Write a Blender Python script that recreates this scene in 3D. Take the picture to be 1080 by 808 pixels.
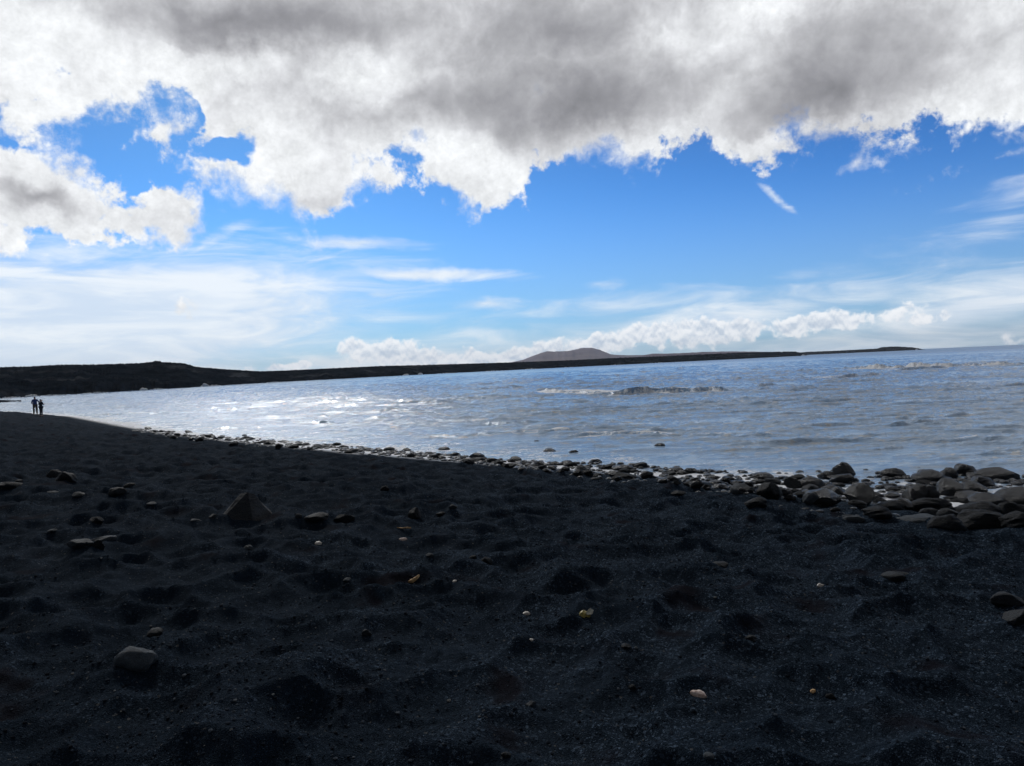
import bpy, bmesh, math, random
import numpy as np
from mathutils import Vector, Matrix

scene = bpy.context.scene
for o in list(bpy.data.objects):
    bpy.data.objects.remove(o)
C = scene.collection
RAD = math.radians
random.seed(7)
rng = np.random.RandomState(11)

# ------------------------------------------------------------------ camera
CAM_H = 3.40            # metres above the sea; about 1.65 m above the sand
PW, PH, FPX = 1080.0, 808.0, 811.0
PITCH = RAD(1.2); ROLL = RAD(2.53)
fwd = Vector((0, math.cos(PITCH), -math.sin(PITCH)))
r0 = Vector((1, 0, 0)); u0 = r0.cross(fwd)
RIGHT = r0*math.cos(ROLL) - u0*math.sin(ROLL)
UP = u0*math.cos(ROLL) + r0*math.sin(ROLL)
cam_d = bpy.data.cameras.new('camera')
cam = bpy.data.objects.new('camera', cam_d); C.objects.link(cam)
m = Matrix.Identity(4)
for i in range(3):
    m[i][0] = RIGHT[i]; m[i][1] = UP[i]; m[i][2] = -fwd[i]
m[0][3], m[1][3], m[2][3] = 0, 0, CAM_H
cam.matrix_world = m
cam_d.sensor_width = 36; cam_d.lens = 36*FPX/PW
cam_d.clip_start = 0.05; cam_d.clip_end = 60000
scene.camera = cam

# ------------------------------------------------------------------ view
vs = scene.view_settings
vs.view_transform = 'Standard'; vs.look = 'None'; vs.gamma = 1
vs.use_curve_mapping = False
vs.exposure = 0.15

SUN_EL, SUN_AZ = RAD(35), RAD(-20)      # azimuth from +Y towards +X
# ------------------------------------------------------------------ sun, behind the big cloud
sl = bpy.data.lights.new('sun', 'SUN'); sl.energy = 1.2; sl.angle = RAD(10)
sl.color = (1.0, 0.995, 0.985)
sun = bpy.data.objects.new('sun', sl); C.objects.link(sun)
sd = Vector((math.sin(SUN_AZ)*math.cos(SUN_EL), math.cos(SUN_AZ)*math.cos(SUN_EL), math.sin(SUN_EL)))
sun.rotation_euler = sd.to_track_quat('Z', 'Y').to_euler()

# ------------------------------------------------------------------ pixel helpers (photo -> world direction)
def pdir(px, py):
    return (fwd + RIGHT*((px-540)/FPX) - UP*((py-404)/FPX)).normalized()
def azel(px, py):
    d = pdir(px, py)
    return math.degrees(math.atan2(d.x, d.y)), math.degrees(math.asin(d.z))
def horizon(px):
    return 366.8 + 0.0442*(1000-px)

# ------------------------------------------------------------------ world: sky + clouds
world = bpy.data.worlds.new('World'); scene.world = world; world.use_nodes = True
nt = world.node_tree; nt.nodes.clear()

class G:
    """tiny node-expression helper"""
    def __init__(s, nt): s.nt = nt; s.n = 0
    def node(s, t, **kw):
        n = s.nt.nodes.new(t)
        for k, v in kw.items(): setattr(n, k, v)
        s.n += 1; n.location = ((s.n % 30)*160, -(s.n//30)*200)
        return n
    def put(s, sock, v):
        if isinstance(v, bpy.types.NodeSocket): s.nt.links.new(v, sock)
        elif v is not None: sock.default_value = v
    def m(s, op, a, b=None, c=None, clamp=False):
        n = s.node('ShaderNodeMath', operation=op, use_clamp=clamp)
        s.put(n.inputs[0], a)
        if b is not None: s.put(n.inputs[1], b)
        if c is not None: s.put(n.inputs[2], c)
        return n.outputs[0]
    def v(s, op, a, b=None, c=None, scale=None):
        n = s.node('ShaderNodeVectorMath', operation=op)
        s.put(n.inputs[0], a)
        if b is not None: s.put(n.inputs[1], b)
        if c is not None: s.put(n.inputs[2], c)
        if scale is not None: s.put(n.inputs[3], scale)
        return n.outputs['Value'] if op in ('DOT_PRODUCT', 'LENGTH') else n.outputs['Vector']
    def comb(s, x, y, z):
        n = s.node('ShaderNodeCombineXYZ')
        s.put(n.inputs[0], x); s.put(n.inputs[1], y); s.put(n.inputs[2], z)
        return n.outputs[0]
    def sep(s, v):
        n = s.node('ShaderNodeSeparateXYZ'); s.put(n.inputs[0], v); return n.outputs
    def noise(s, vec, scale, detail=6, rough=0.55, dist=0.0, lac=2.0, color=False):
        n = s.node('ShaderNodeTexNoise')
        s.put(n.inputs['Vector'], vec); n.inputs['Scale'].default_value = scale
        n.inputs['Detail'].default_value = detail; n.inputs['Roughness'].default_value = rough
        n.inputs['Distortion'].default_value = dist; n.inputs['Lacunarity'].default_value = lac
        return n.outputs['Color' if color else 'Fac']
    def voronoi(s, vec, scale, feature='F1', out='Distance', rnd=1.0):
        n = s.node('ShaderNodeTexVoronoi', feature=feature)
        s.put(n.inputs['Vector'], vec); n.inputs['Scale'].default_value = scale
        n.inputs['Randomness'].default_value = rnd
        return n.outputs[out]
    def mr(s, x, a, b, c=0.0, d=1.0, kind='SMOOTHSTEP'):
        n = s.node('ShaderNodeMapRange', interpolation_type=kind)
        s.put(n.inputs[0], x); s.put(n.inputs[1], a); s.put(n.inputs[2], b)
        s.put(n.inputs[3], c); s.put(n.inputs[4], d)
        return n.outputs[0]
    def mix(s, f, a, b, blend='MIX'):
        n = s.node('ShaderNodeMix', data_type='RGBA', blend_type=blend)
        s.put(n.inputs[0], f)
        for sock, v in ((n.inputs[6], a), (n.inputs[7], b)):
            if isinstance(v, tuple) and len(v) == 3: v = v+(1,)
            s.put(sock, v)
        return n.outputs[2]
    def fcurve(s, x, pts):
        n = s.node('ShaderNodeFloatCurve'); cv = n.mapping.curves[0]
        n.mapping.use_clip = False
        pts = sorted(pts)
        cv.points[0].location = pts[0]; cv.points[1].location = pts[-1]
        for p in pts[1:-1]: cv.points.new(*p)
        n.mapping.update(); s.put(n.inputs['Value'], x); n.inputs['Factor'].default_value = 1
        return n.outputs[0]

g = G(nt)
D = g.node('ShaderNodeTexCoord').outputs['Generated']
dx, dy, dz = g.sep(D)
az = g.m('MULTIPLY', g.m('ARCTAN2', dx, dy), 180/math.pi)
el = g.m('MULTIPLY', g.m('ARCSINE', g.m('MAXIMUM', g.m('MINIMUM', dz, 1.0), -1.0)), 180/math.pi)
# billow warp of the sky coordinates, in degrees
w1 = g.v('SUBTRACT', g.noise(D, 9.0, 5, 0.6, color=True), (0.5, 0.5, 0.5))
w2 = g.v('SUBTRACT', g.noise(D, 38.0, 5, 0.65, color=True), (0.5, 0.5, 0.5))
warp = g.v('ADD', g.v('SCALE', w1, scale=6.0), g.v('SCALE', w2, scale=1.2))
wx, wy, wz = g.sep(warp)
P = g.comb(az, el, 1.0)
PWp = g.comb(g.m('ADD', az, wx), g.m('ADD', el, wy), 1.0)
PWs = g.comb(g.m('ADD', az, g.m('MULTIPLY', wx, 0.6)), g.m('ADD', el, g.m('MULTIPLY', wy, 0.22)), 1.0)
PWf = g.comb(g.m('ADD', az, g.m('MULTIPLY', wx, 0.3)), g.m('ADD', el, g.m('MULTIPLY', wy, 0.3)), 1.0)

def blob(P, px, py, rx, ry, rot=0, amp=1.0):
    """elliptic mass round the sky direction seen at (px,py); radii in photo px; value amp*(1-r)"""
    a, e = azel(px, py)
    k = 57.3/FPX*math.cos(RAD(e))
    rx *= k; ry *= k
    t = RAD(rot + 2.5)     # image tilt
    c, s_ = math.cos(t), math.sin(t)
    u = g.v('DOT_PRODUCT', P, (c/rx, s_/rx, -(a*c+e*s_)/rx))
    v = g.v('DOT_PRODUCT', P, (-s_/ry, c/ry, (a*s_-e*c)/ry))
    q = g.m('SQRT', g.m('MULTIPLY_ADD', u, u, g.m('MULTIPLY', v, v)))
    return g.m('MULTIPLY_ADD', q, -amp, amp)
def union(L):
    r = L[0]
    for x in L[1:]: r = g.m('MAXIMUM', r, x)
    return r

# --- main deck: everything above a ragged lower edge
edge_px = [(-60,130),(0,116),(60,98),(110,108),(140,100),(168,100),(196,140),(222,205),(255,234),(300,243),(360,238),
           (374,196),(440,200),(500,222),(545,215),(572,168),(660,172),(760,160),(800,176),(850,172),
           (900,152),(960,138),(990,118),(1010,128),(1060,150),(1140,165)]
pts = []
for x, y in edge_px:
    a, e = azel(x, y); pts.append(((a+180)/360, e/90))
e0 = pts[0][1]; e1 = pts[-1][1]
pts = [(0.0, 0.05), (0.2, 0.05), (0.30, 0.12)] + pts + [(0.66, 0.20), (0.75, 0.08), (1.0, 0.05)]  # unseen deck behind the viewer brought low to hold back its light
azw = g.sep(PWp)[0]; elw = g.sep(PWp)[1]
edge = g.m('MULTIPLY', g.fcurve(g.m('MULTIPLY_ADD', azw, 1/360, 0.5), pts), 90)
deck = g.m('MULTIPLY', g.m('SUBTRACT', elw, edge), 0.16)      # 1 at 6 degrees inside
hole = g.m('MAXIMUM', blob(PWp, 240, 152, 34, 17, 15, 0.8), blob(PWp, 186, 118, 26, 34, -20, 0.7))
deck = g.m('SUBTRACT', g.m('MINIMUM', deck, 1.3), g.m('MULTIPLY', g.m('MAXIMUM', hole, 0.0), 2.0))
deck = g.m('MAXIMUM', deck, -1.0)

cum = union([deck,
    blob(PWp, 40, 202, 96, 38, -8, 1.1), blob(PWp, 150, 224, 62, 26, -12, 0.8),
    blob(PWp, 80, 236, 80, 14, -4, 0.5),
    blob(PWp, -110, 215, 120, 60, 0, 1.0),
    blob(PWs, 490, 190, 70, 20, -25, 0.7),
    blob(PWs, 892, 172, 18, 6, 15, 0.15), blob(PWs, 40, 120, 30, 14, 20, 0.25), blob(PWs, 168, 150, 16, 10, -50, 0.1), blob(PWp, 205, 128, 30, 20, 0, 0.05), blob(PWs, 1055, 164, 36, 6, 10, 0.2),
    blob(PWs, 188, 323, 5, 3, 0, 0.05)])
# low row of cumulus over the horizon: crisp tops
low = union([
    blob(PWf, 398, 374, 44, 17, 0, 0.7), blob(PWf, 470, 380, 80, 15, 0, 0.7), blob(PWf, 560, 374, 60, 14, 3, 0.7),
    blob(PWf, 640, 364, 80, 15, 6, 0.75), blob(PWf, 700, 352, 46, 14, 4, 0.8), blob(PWf, 760, 350, 90, 12, 3, 0.7),
    blob(PWf, 880, 338, 62, 12, 4, 0.75), blob(PWf, 845, 342, 50, 10, 0, 0.8), blob(PWf, 975, 333, 22, 4, 0, 0.3),
    blob(PWf, 1250, 345, 120, 16, 2, 0.8), blob(PWf, -260, 375, 140, 20, 2, 0.8), blob(PWf, 300, 388, 30, 4, 2, 0.4)])
# thin high cloud
strD = g.v('MULTIPLY', D, (1.0, 1.0, 5.5))
streak = g.noise(strD, 7.0, 7, 0.6, 0.6)
wisp = union([
    blob(PWs, 60, 350, 380, 90, 2, 2.3), blob(PWs, 250, 320, 230, 44, -6, 1.3), blob(PWs, 0, 285, 120, 30, -12, 1.0),
    blob(PWs, 420, 385, 420, 40, 2, 1.0), blob(PWs, 375, 258, 95, 9, -4, 1.3), blob(PWs, 210, 262, 90, 8, 24, 0.7), blob(PWs, 330, 275, 60, 5, 8, 0.8), blob(PWs, 450, 290, 105, 9, -6, 1.5),
    blob(PWs, 510, 321, 52, 8, -4, 1.0), blob(PWs, 640, 300, 30, 7, 0, 0.6), blob(PWs, 405, 310, 40, 8, 0, 0.9),
    blob(PWs, 1040, 320, 190, 34, 10, 1.3), blob(PWs, 760, 335, 180, 30, 5, 1.1), blob(PWs, 1060, 230, 120, 30, 30, 0.35),
    blob(PWs, 822, 208, 26, 5, -48, 1.1), blob(PWs, 900, 365, 420, 26, 2, 0.8), blob(PWs, 640, 325, 130, 18, 0, 0.7)])
wa = g.m('MULTIPLY', g.mr(g.m('MULTIPLY_ADD', g.m('SUBTRACT', streak, 0.5), 2.2, wisp), -0.15, 1.3, 0, 1),
         0.94)
# fractal texture of the cumulus
n1 = g.noise(D, 14.0, 10, 0.58, 0.25)
sunoff = tuple(sd*0.012 + Vector((0, 0, 0.006)))
n2 = g.noise(g.v('ADD', D, sunoff), 14.0, 6, 0.55, 0.25)
relief = g.m('SUBTRACT', n1, n2)
nf = g.noise(D, 70.0, 8, 0.62, 0.2)
den = g.m('ADD', cum, g.m('MULTIPLY_ADD', n1, 1.5, -0.75))
den = g.m('ADD', den, g.m('MULTIPLY_ADD', nf, 0.6, -0.3))
soft = g.mr(g.noise(D, 6.0, 3, 0.5), 0.42, 0.62, 0.16, 0.60)
ca = g.mr(den, -0.04, soft)
ln1 = g.noise(D, 55.0, 8, 0.55, 0.15); ln2 = g.noise(g.v('ADD', D, (0, 0, 0.0045)), 55.0, 5, 0.55, 0.15)
low = g.m('ADD', low, g.m('MULTIPLY_ADD', g.noise(D, 13.0, 2, 0.5), 1.2, -0.57))
lden = g.m('ADD', low, g.m('MULTIPLY_ADD', ln1, 1.5, -0.80))
la = g.m('MULTIPLY', g.mr(lden, -0.04, 0.25), 0.95)
# brightness of the cumulus: thin = bright, thick = grey; holes of light inside the deck
lightspots = union([
    blob(PWp, 380, 85, 80, 34, 0, 1.0), blob(PWp, 800, 8, 80, 30, 0, 0.9), blob(PWp, 700, 40, 50, 40, 0, 0.55),
    blob(PWp, 0, 45, 50, 45, 0, 0.9), blob(PWp, 210, 70, 110, 32, 10, 0.9), blob(PWp, 280, 170, 70, 80, 0, 1.0),
    blob(PWp, 500, 180, 70, 40, 0, 0.9), blob(PWp, 1060, 10, 50, 30, 0, 0.6), blob(PWp, 1000, 140, 130, 20, 8, 0.6),
    blob(PWp, 760, 165, 160, 14, 4, 0.6)])
darkspots = union([
    blob(PWp, 620, 110, 190, 60, 0, 1.0), blob(PWp, 870, 100, 190, 62, 6, 1.0), blob(PWp, 450, 118, 100, 40, 0, 0.6),
    blob(PWp, 230, 14, 330, 32, 0, 0.6), blob(PWp, 600, 30, 160, 60, 0, 0.55),
    blob(PWp, 50, 204, 60, 20, -6, 0.6), blob(PWp, 310, 215, 70, 26, 0, 0.6), blob(PWp, 60, 85, 90, 22, 8, 0.3),
    blob(PWp, 700, -160, 900, 150, 0, 0.45)])
thick = g.mr(den, 0.05, 1.5)
shade = g.m('MULTIPLY_ADD', g.m('MAXIMUM', darkspots, 0.0), 0.68, g.m('MULTIPLY', thick, 0.36))
shade = g.m('SUBTRACT', shade, g.m('MULTIPLY', g.m('MAXIMUM', lightspots, 0.0), 0.5))
shade = g.m('ADD', shade, g.m('MULTIPLY', relief, -0.45))
shade = g.m('ADD', shade, g.m('MULTIPLY_ADD', g.noise(D, 4.0, 3, 0.45, 0.3), 0.55, -0.275))
shade = g.m('ADD', shade, g.mr(el, 42, 65, 0, 0.9))  # unseen deck overhead greyed to cut the light on the beach
shade = g.m('ADD', shade, g.mr(dy, 0.55, -0.1, 0, 1.0))  # unseen cloud behind the viewer greyed so faces towards it stay dark
shade = g.mr(shade, -0.05, 0.95, 0, 1, 'LINEAR')
deepen = g.m('MULTIPLY', g.mr(el, 45, 65, 1.0, 0.55), g.mr(dy, 0.2, -0.4, 1.0, 0.55))  # further dimming of the unseen cloud overhead and behind
rp = g.node('ShaderNodeValToRGB'); cr = rp.color_ramp
cr.elements[0].position = 0; cr.elements[0].color = (8.2, 8.4, 8.6, 1)
cr.elements[1].position = 1; cr.elements[1].color = (1.95, 1.98, 2.15, 1)
for p_, c_ in ((0.25, (7.2, 7.35, 7.6, 1)), (0.5, (4.9, 4.95, 5.2, 1)), (0.75, (3.1, 3.12, 3.35, 1))):
    e_ = cr.elements.new(p_); e_.color = c_
nt.links.new(shade, rp.inputs[0])
nfo = g.noise(g.v('ADD', D, tuple(sd*0.004)), 70.0, 5, 0.6, 0.2)
tex = g.m('MULTIPLY_ADD', relief, 1.3, g.m('MULTIPLY_ADD', g.m('SUBTRACT', nf, nfo), 1.0, 0.95))
tex = g.m('ADD', g.m('MULTIPLY', g.m('SUBTRACT', tex, 0.95), g.mr(shade, 0.9, 0.3, 0.3, 1.0)), 0.95)
cloudcol = g.v('SCALE', rp.outputs[0], scale=g.m('MULTIPLY_ADD', g.m('SUBTRACT', tex, 0.95), 0.5, 0.98))
cloudcol = g.v('SCALE', cloudcol, scale=deepen)
lowcol = g.mix(g.mr(g.m('ADD', g.m('MULTIPLY', lden, 0.6), g.m('MULTIPLY', g.m('SUBTRACT', ln1, ln2), -3.5)), -0.2, 0.9), (9.2, 9.4, 9.7), (5.0, 5.9, 7.1))

sky = g.node('ShaderNodeTexSky', sky_type='NISHITA')
sky.sun_disc = False; sky.sun_elevation = SUN_EL; sky.sun_rotation = SUN_AZ
sky.altitude = 0; sky.air_density = 1.0; sky.dust_density = 0.6; sky.ozone_density = 2.0
skyc = g.v('SCALE', g.mix(1.0, sky.outputs[0], (0.18, 0.48, 0.93), 'MULTIPLY'), scale=g.mr(el, 8.0, 22.0, 1.0, 0.66))
# pale band of air low over the sea
skyc = g.mix(g.mr(el, -3.0, 14.0, 0.5, 0.0), skyc, (4.6, 6.4, 8.2))
c1 = g.mix(wa, skyc, g.mix(g.mr(streak, 0.35, 0.65), (6.3, 7.3, 8.6), (8.3, 8.8, 9.3)))
c2 = g.mix(la, c1, lowcol)
c3 = g.mix(ca, c2, cloudcol)
bg = g.node('ShaderNodeBackground'); bg.inputs[1].default_value = 0.10
nt.links.new(c3, bg.inputs[0])
wo = g.node('ShaderNodeOutputWorld'); nt.links.new(bg.outputs[0], wo.inputs[0])
world.cycles.sampling_method = 'MANUAL'; world.cycles.sample_map_resolution = 512

# ------------------------------------------------------------------ generic helpers
def tag(o, label=None, cat=None, group=None, kind=None):
    if label: o['label'] = label
    if cat: o['category'] = cat
    if group: o['group'] = group
    if kind: o['kind'] = kind
    return o
def link_mesh(name, me, mat=None, parent=None):
    o = bpy.data.objects.new(name, me); C.objects.link(o)
    if mat: me.materials.append(mat)
    if parent: o.parent = parent
    return o
def fast_mesh(name, V, F4, smooth=True):
    me = bpy.data.meshes.new(name)
    me.vertices.add(len(V)); me.vertices.foreach_set('co', V.astype(np.float32).ravel())
    k = F4.shape[1]
    me.loops.add(F4.size); me.loops.foreach_set('vertex_index', F4.astype(np.int32).ravel())
    me.polygons.add(len(F4))
    me.polygons.foreach_set('loop_start', (np.arange(len(F4))*k).astype(np.int32))
    me.polygons.foreach_set('use_smooth', np.full(len(F4), smooth))
    me.update(calc_edges=True); me.validate()
    return me
def grid_faces(nr, nc, wrap=False):
    i = np.arange(nr-1)[:, None]; j = np.arange(nc if wrap else nc-1)[None, :]
    jn = (j+1) % nc
    return np.stack([i*nc+j, i*nc+jn, (i+1)*nc+jn, (i+1)*nc+j], -1).reshape(-1, 4)
def set_attr(me, name, arr):
    a = me.attributes.new(name, 'FLOAT', 'POINT'); a.data.foreach_set('value', arr.astype(np.float32).ravel())

def hsh(ix, iy, seed):
    with np.errstate(over='ignore'):
        n = (ix.astype(np.int64)*374761393 + iy.astype(np.int64)*668265263 + seed*974711) & 0xffffffff
        n = ((n ^ (n >> 13))*1274126177) & 0xffffffff
        n = (n ^ (n >> 16)) * 2246822519 & 0xffffffff
        n = n ^ (n >> 15)
    return (n & 0xffffff)/float(0x1000000)
def vnoise(x, y, seed=0):
    ix = np.floor(x); iy = np.floor(y); fx = x-ix; fy = y-iy
    fx = fx*fx*fx*(fx*(fx*6-15)+10); fy = fy*fy*fy*(fy*(fy*6-15)+10)
    a = hsh(ix, iy, seed); b = hsh(ix+1, iy, seed); c = hsh(ix, iy+1, seed); d = hsh(ix+1, iy+1, seed)
    return (a+(b-a)*fx)*(1-fy)+(c+(d-c)*fx)*fy - 0.5
def fbm(x, y, oct=5, seed=0, gain=0.5):
    r = np.zeros_like(x); a = 1.0
    for k in range(oct):
        r = r + a*vnoise(x, y, seed+k*17); a *= gain
        x, y = x*1.9*0.8 - y*1.9*0.6 + 13.1, x*1.9*0.6 + y*1.9*0.8 + 7.7
    return r
def sstep(a, b, x):
    t = np.clip((x-a)/(b-a), 0, 1); return t*t*(3-2*t)

# ------------------------------------------------------------------ beach terrain
SHORE = np.array([(900,-800),(120,-80),(40,-6),(20,9.5),(12.5,12.9),(10.3,15.1),(8.3,17.2),(6.1,20.7),(3.1,23.6),(-.7,27.1),(-5.8,32.1),
                  (-14.5,41.5),(-19.9,47.6),(-27.9,58),(-48,85),(-74,112),(-112,150),(-150,200),(-190,235),(-225,300),
                  (-300,340),(-600,500),(-2000,1200)], float)
def shore_s(x, y):
    """signed distance to the waterline, positive inland"""
    best = np.full(x.shape, 1e18); sg = np.ones_like(x)
    for k in range(len(SHORE)-1):
        a = SHORE[k]; b = SHORE[k+1]; d = b-a; L2 = d@d
        t = np.clip(((x-a[0])*d[0]+(y-a[1])*d[1])/L2, 0, 1)
        qx = x-(a[0]+t*d[0]); qy = y-(a[1]+t*d[1]); q = qx*qx+qy*qy
        cr_ = d[0]*(y-a[1])-d[1]*(x-a[0])
        upd = q < best
        best = np.where(upd, q, best); sg = np.where(upd, np.sign(cr_), sg)
    return np.sqrt(best)*sg
def pits(x, y, cell, seed, rmin, rmax, dmin, dmax, prob=1.0):
    ix = np.floor(x/cell); iy = np.floor(y/cell)
    h = np.full_like(x, dmax)
    for i in (-1, 0, 1):
        for j in (-1, 0, 1):
            cx = ix+i; cy = iy+j
            px = (cx+hsh(cx, cy, seed))*cell; py = (cy+hsh(cx, cy, seed+1))*cell
            R = rmin+(rmax-rmin)*hsh(cx, cy, seed+2); dp = dmin+(dmax-dmin)*hsh(cx, cy, seed+3)
            on = hsh(cx, cy, seed+4) < prob
            th = hsh(cx, cy, seed+5)*math.pi; c = np.cos(th); s_ = np.sin(th); ar = 1+0.5*hsh(cx, cy, seed+6)
            u = ((x-px)*c+(y-py)*s_)/ar; v = -(x-px)*s_+(y-py)*c
            q = (u*u+v*v)/(R*R)
            h = np.minimum(h, np.where(on, 0.03*hsh(cx, cy, seed+7)+dp*np.clip(q, 0, 1.4), 1.0))
    return h
def terrain_base(x, y):
    s = shore_s(x, y)
    up = 1.86*(1-np.exp(-(np.clip(s, 0, None)/8.6)**1.25))
    dn = 0.16*np.clip(s, -30, 0)
    z = np.where(s > 0, up, dn)
    z = z + 0.10*fbm(x/9, y/9, 3, 5)*sstep(1, 8, s)
    z = z + sstep(60, 900, s)*40*(0.6+fbm(x/300, y/300, 3, 9))
    return z, s
def terrain(x, y):
    x = np.asarray(x, float); y = np.asarray(y, float)
    z, s = terrain_base(x, y)
    amp = sstep(0.3, 5, s)
    wx_ = x+0.10*fbm(x*1.7, y*1.7, 2, 31); wy_ = y+0.10*fbm(x*1.7+9, y*1.7-4, 2, 37)
    r = np.hypot(x, y)
    p = pits(wx_, wy_*1.15, 0.50, 101, 0.25, 0.40, 0.09, 0.19, 1.0) + 0.6*pits(wx_, wy_, 0.27, 202, 0.12, 0.20, 0.03, 0.07, 1.0) - 0.12
    z = z + amp*(p*0.95 + 0.12*fbm(x/1.5, y/1.5, 3, 41))
    z = z + amp*0.030*fbm(x/0.42, y/0.30, 3, 47, 0.55)
    z = z + amp*0.018*fbm(x/0.16, y/0.16, 4, 51, 0.65)*np.clip(1.2-r/60, 0.2, 1)
    z = z + amp*0.10*fbm(x/2.2, y/2.2, 2, 61)*sstep(8, 30, r)
    return z
z00 = float(terrain(np.array([0.0]), np.array([0.0]))[0])

def ground_hit(px, py):
    """where the line of sight at photo pixel (px,py) first meets the sand or the sea"""
    d = pdir(px, py)
    t = np.concatenate([np.arange(1.5, 30, 0.12), np.arange(30, 250, 0.6)])
    for it in range(2):
        x = d.x*t; y = d.y*t; zz = CAM_H+d.z*t
        h = np.maximum(terrain(x, y), 0.0)
        k = np.argmax(zz <= h) if (zz <= h).any() else len(t)-1
        if it == 0: t = np.linspace(t[max(k-1, 0)], t[k], 16)
    return float(x[k]), float(y[k]), float(h[k]), float(t[k])

# polar grid, dense in front of the viewer
ang_f = np.linspace(RAD(-58), RAD(58), 1000)
ang_b = np.linspace(RAD(58), RAD(302), 130)[1:-1]
ang = np.concatenate([ang_f, ang_b]); nc = len(ang)
rr = [0.25]
while rr[-1] < 260: rr.append(rr[-1]*1.0055 + 0.0005)
while rr[-1] < 2500: rr.append(rr[-1]*1.12)
rr = np.array(rr)
X = rr[:, None]*np.sin(ang)[None]; Y = rr[:, None]*np.cos(ang)[None]
Z, S0 = terrain_base(X, Y)
msk = (S0 > -1.5) & (np.hypot(X, Y) < 400)
Z[msk] = terrain(X[msk], Y[msk])
V = np.stack([X, Y, Z], -1).reshape(-1, 3)
F = grid_faces(len(rr), nc, True)
cidx = len(V)
V = np.vstack([V, [[0, 0, float(Z[0].mean())]]])
# close the tiny disc under the viewer with quads that share the centre vertex
j = np.arange(0, nc-1, 2)
F = np.vstack([F, np.stack([np.full(len(j), cidx), (j+2) % nc, (j+1) % nc, j], -1)])
keep = (V[F].mean(1)[:, 2] > -2.0)
F = F[keep]
sand_me = fast_mesh('black_sand', V, F)
set_attr(sand_me, 'shore', np.append(S0.ravel(), 20.0))

# ------------------------------------------------------------------ materials
def new_mat(name):
    mt = bpy.data.materials.new(name); mt.use_nodes = True
    n = mt.node_tree; b = n.nodes['Principled BSDF']
    return mt, G(n), b
def bump(q, b, h, dist, strength=1.0, prev=None):
    n = q.node('ShaderNodeBump'); n.inputs['Strength'].default_value = strength
    n.inputs['Distance'].default_value = dist; q.put(n.inputs['Height'], h)
    if prev is not None: q.put(n.inputs['Normal'], prev)
    if b is not None: q.put(b.inputs['Normal'], n.outputs[0])
    return n.outputs[0]
def attr(q, name):
    n = q.node('ShaderNodeAttribute'); n.attribute_name = name; return n.outputs['Fac']

mt_sand, q, b = new_mat('black_sand')
pos = q.node('ShaderNodeNewGeometry').outputs['Position']
g1 = q.voronoi(pos, 170, 'F1', 'Color'); g1v = q.sep(g1)[0]
g2 = q.voronoi(pos, 75, 'F1', 'Color'); g2v = q.sep(g2)[1]
big = q.noise(pos, 0.9, 5, 0.6)
mid = q.noise(pos, 14, 5, 0.65)
col = q.mix(q.mr(big, 0.35, 0.65), (0.0105, 0.0195, 0.0320), (0.0180, 0.0290, 0.0440))
col = q.mix(q.mr(mid, 0.35, 0.7), col, (0.0100, 0.0185, 0.0305))
g3v = q.sep(q.voronoi(pos, 34, 'F1', 'Color'))[0]
g2w = q.sep(q.voronoi(pos, 62, 'F1', 'Color'))[0]
gm = q.m('ADD', q.m('MULTIPLY', q.m('POWER', g1v, 13.0), q.m('MULTIPLY_ADD', q.m('POWER', g3v, 3.0), 1.2, 0.5)), q.m('MULTIPLY', q.m('POWER', g2w, 16.0), 0.7))
col = q.mix(q.m('MULTIPLY', gm, q.mr(q.m('ADD', q.noise(pos, 1.6, 4, 0.6), q.m('MULTIPLY', q.m('MINIMUM', q.m('MAXIMUM', q.sep(pos)[0], -3.0), 3.0), 0.05)), 0.36, 0.62, 0.25, 1.0)), col, (0.13, 0.185, 0.26))
col = q.mix(q.mr(g2v, 0.990, 0.998), col, (0.10, 0.105, 0.11))
col = q.mix(q.mr(q.noise(pos, 1.7, 3, 0.5), 0.58, 0.72), col, (0.0120, 0.0125, 0.0190))
wet = q.mr(attr(q, 'shore'), 0.2, 2.2, 1.0, 0.0)
col = q.mix(q.m('MULTIPLY', wet, 0.6), col, (0.002, 0.004, 0.008))
q.put(b.inputs['Base Color'], col)
q.put(b.inputs['Roughness'], q.m('MULTIPLY_ADD', wet, -0.6, 0.95))
q.put(b.inputs['Specular IOR Level'], q.m('MULTIPLY_ADD', wet, 0.4, 0.025))
n0 = bump(q, None, q.noise(pos, 26, 6, 0.75), 0.035, 0.9)
bump(q, b, q.voronoi(pos, 120), 0.010, 1.0, n0)
sand = link_mesh('sand', sand_me, mt_sand); tag(sand, 'black volcanic sand trodden into hollows', None, None, 'structure')

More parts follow.
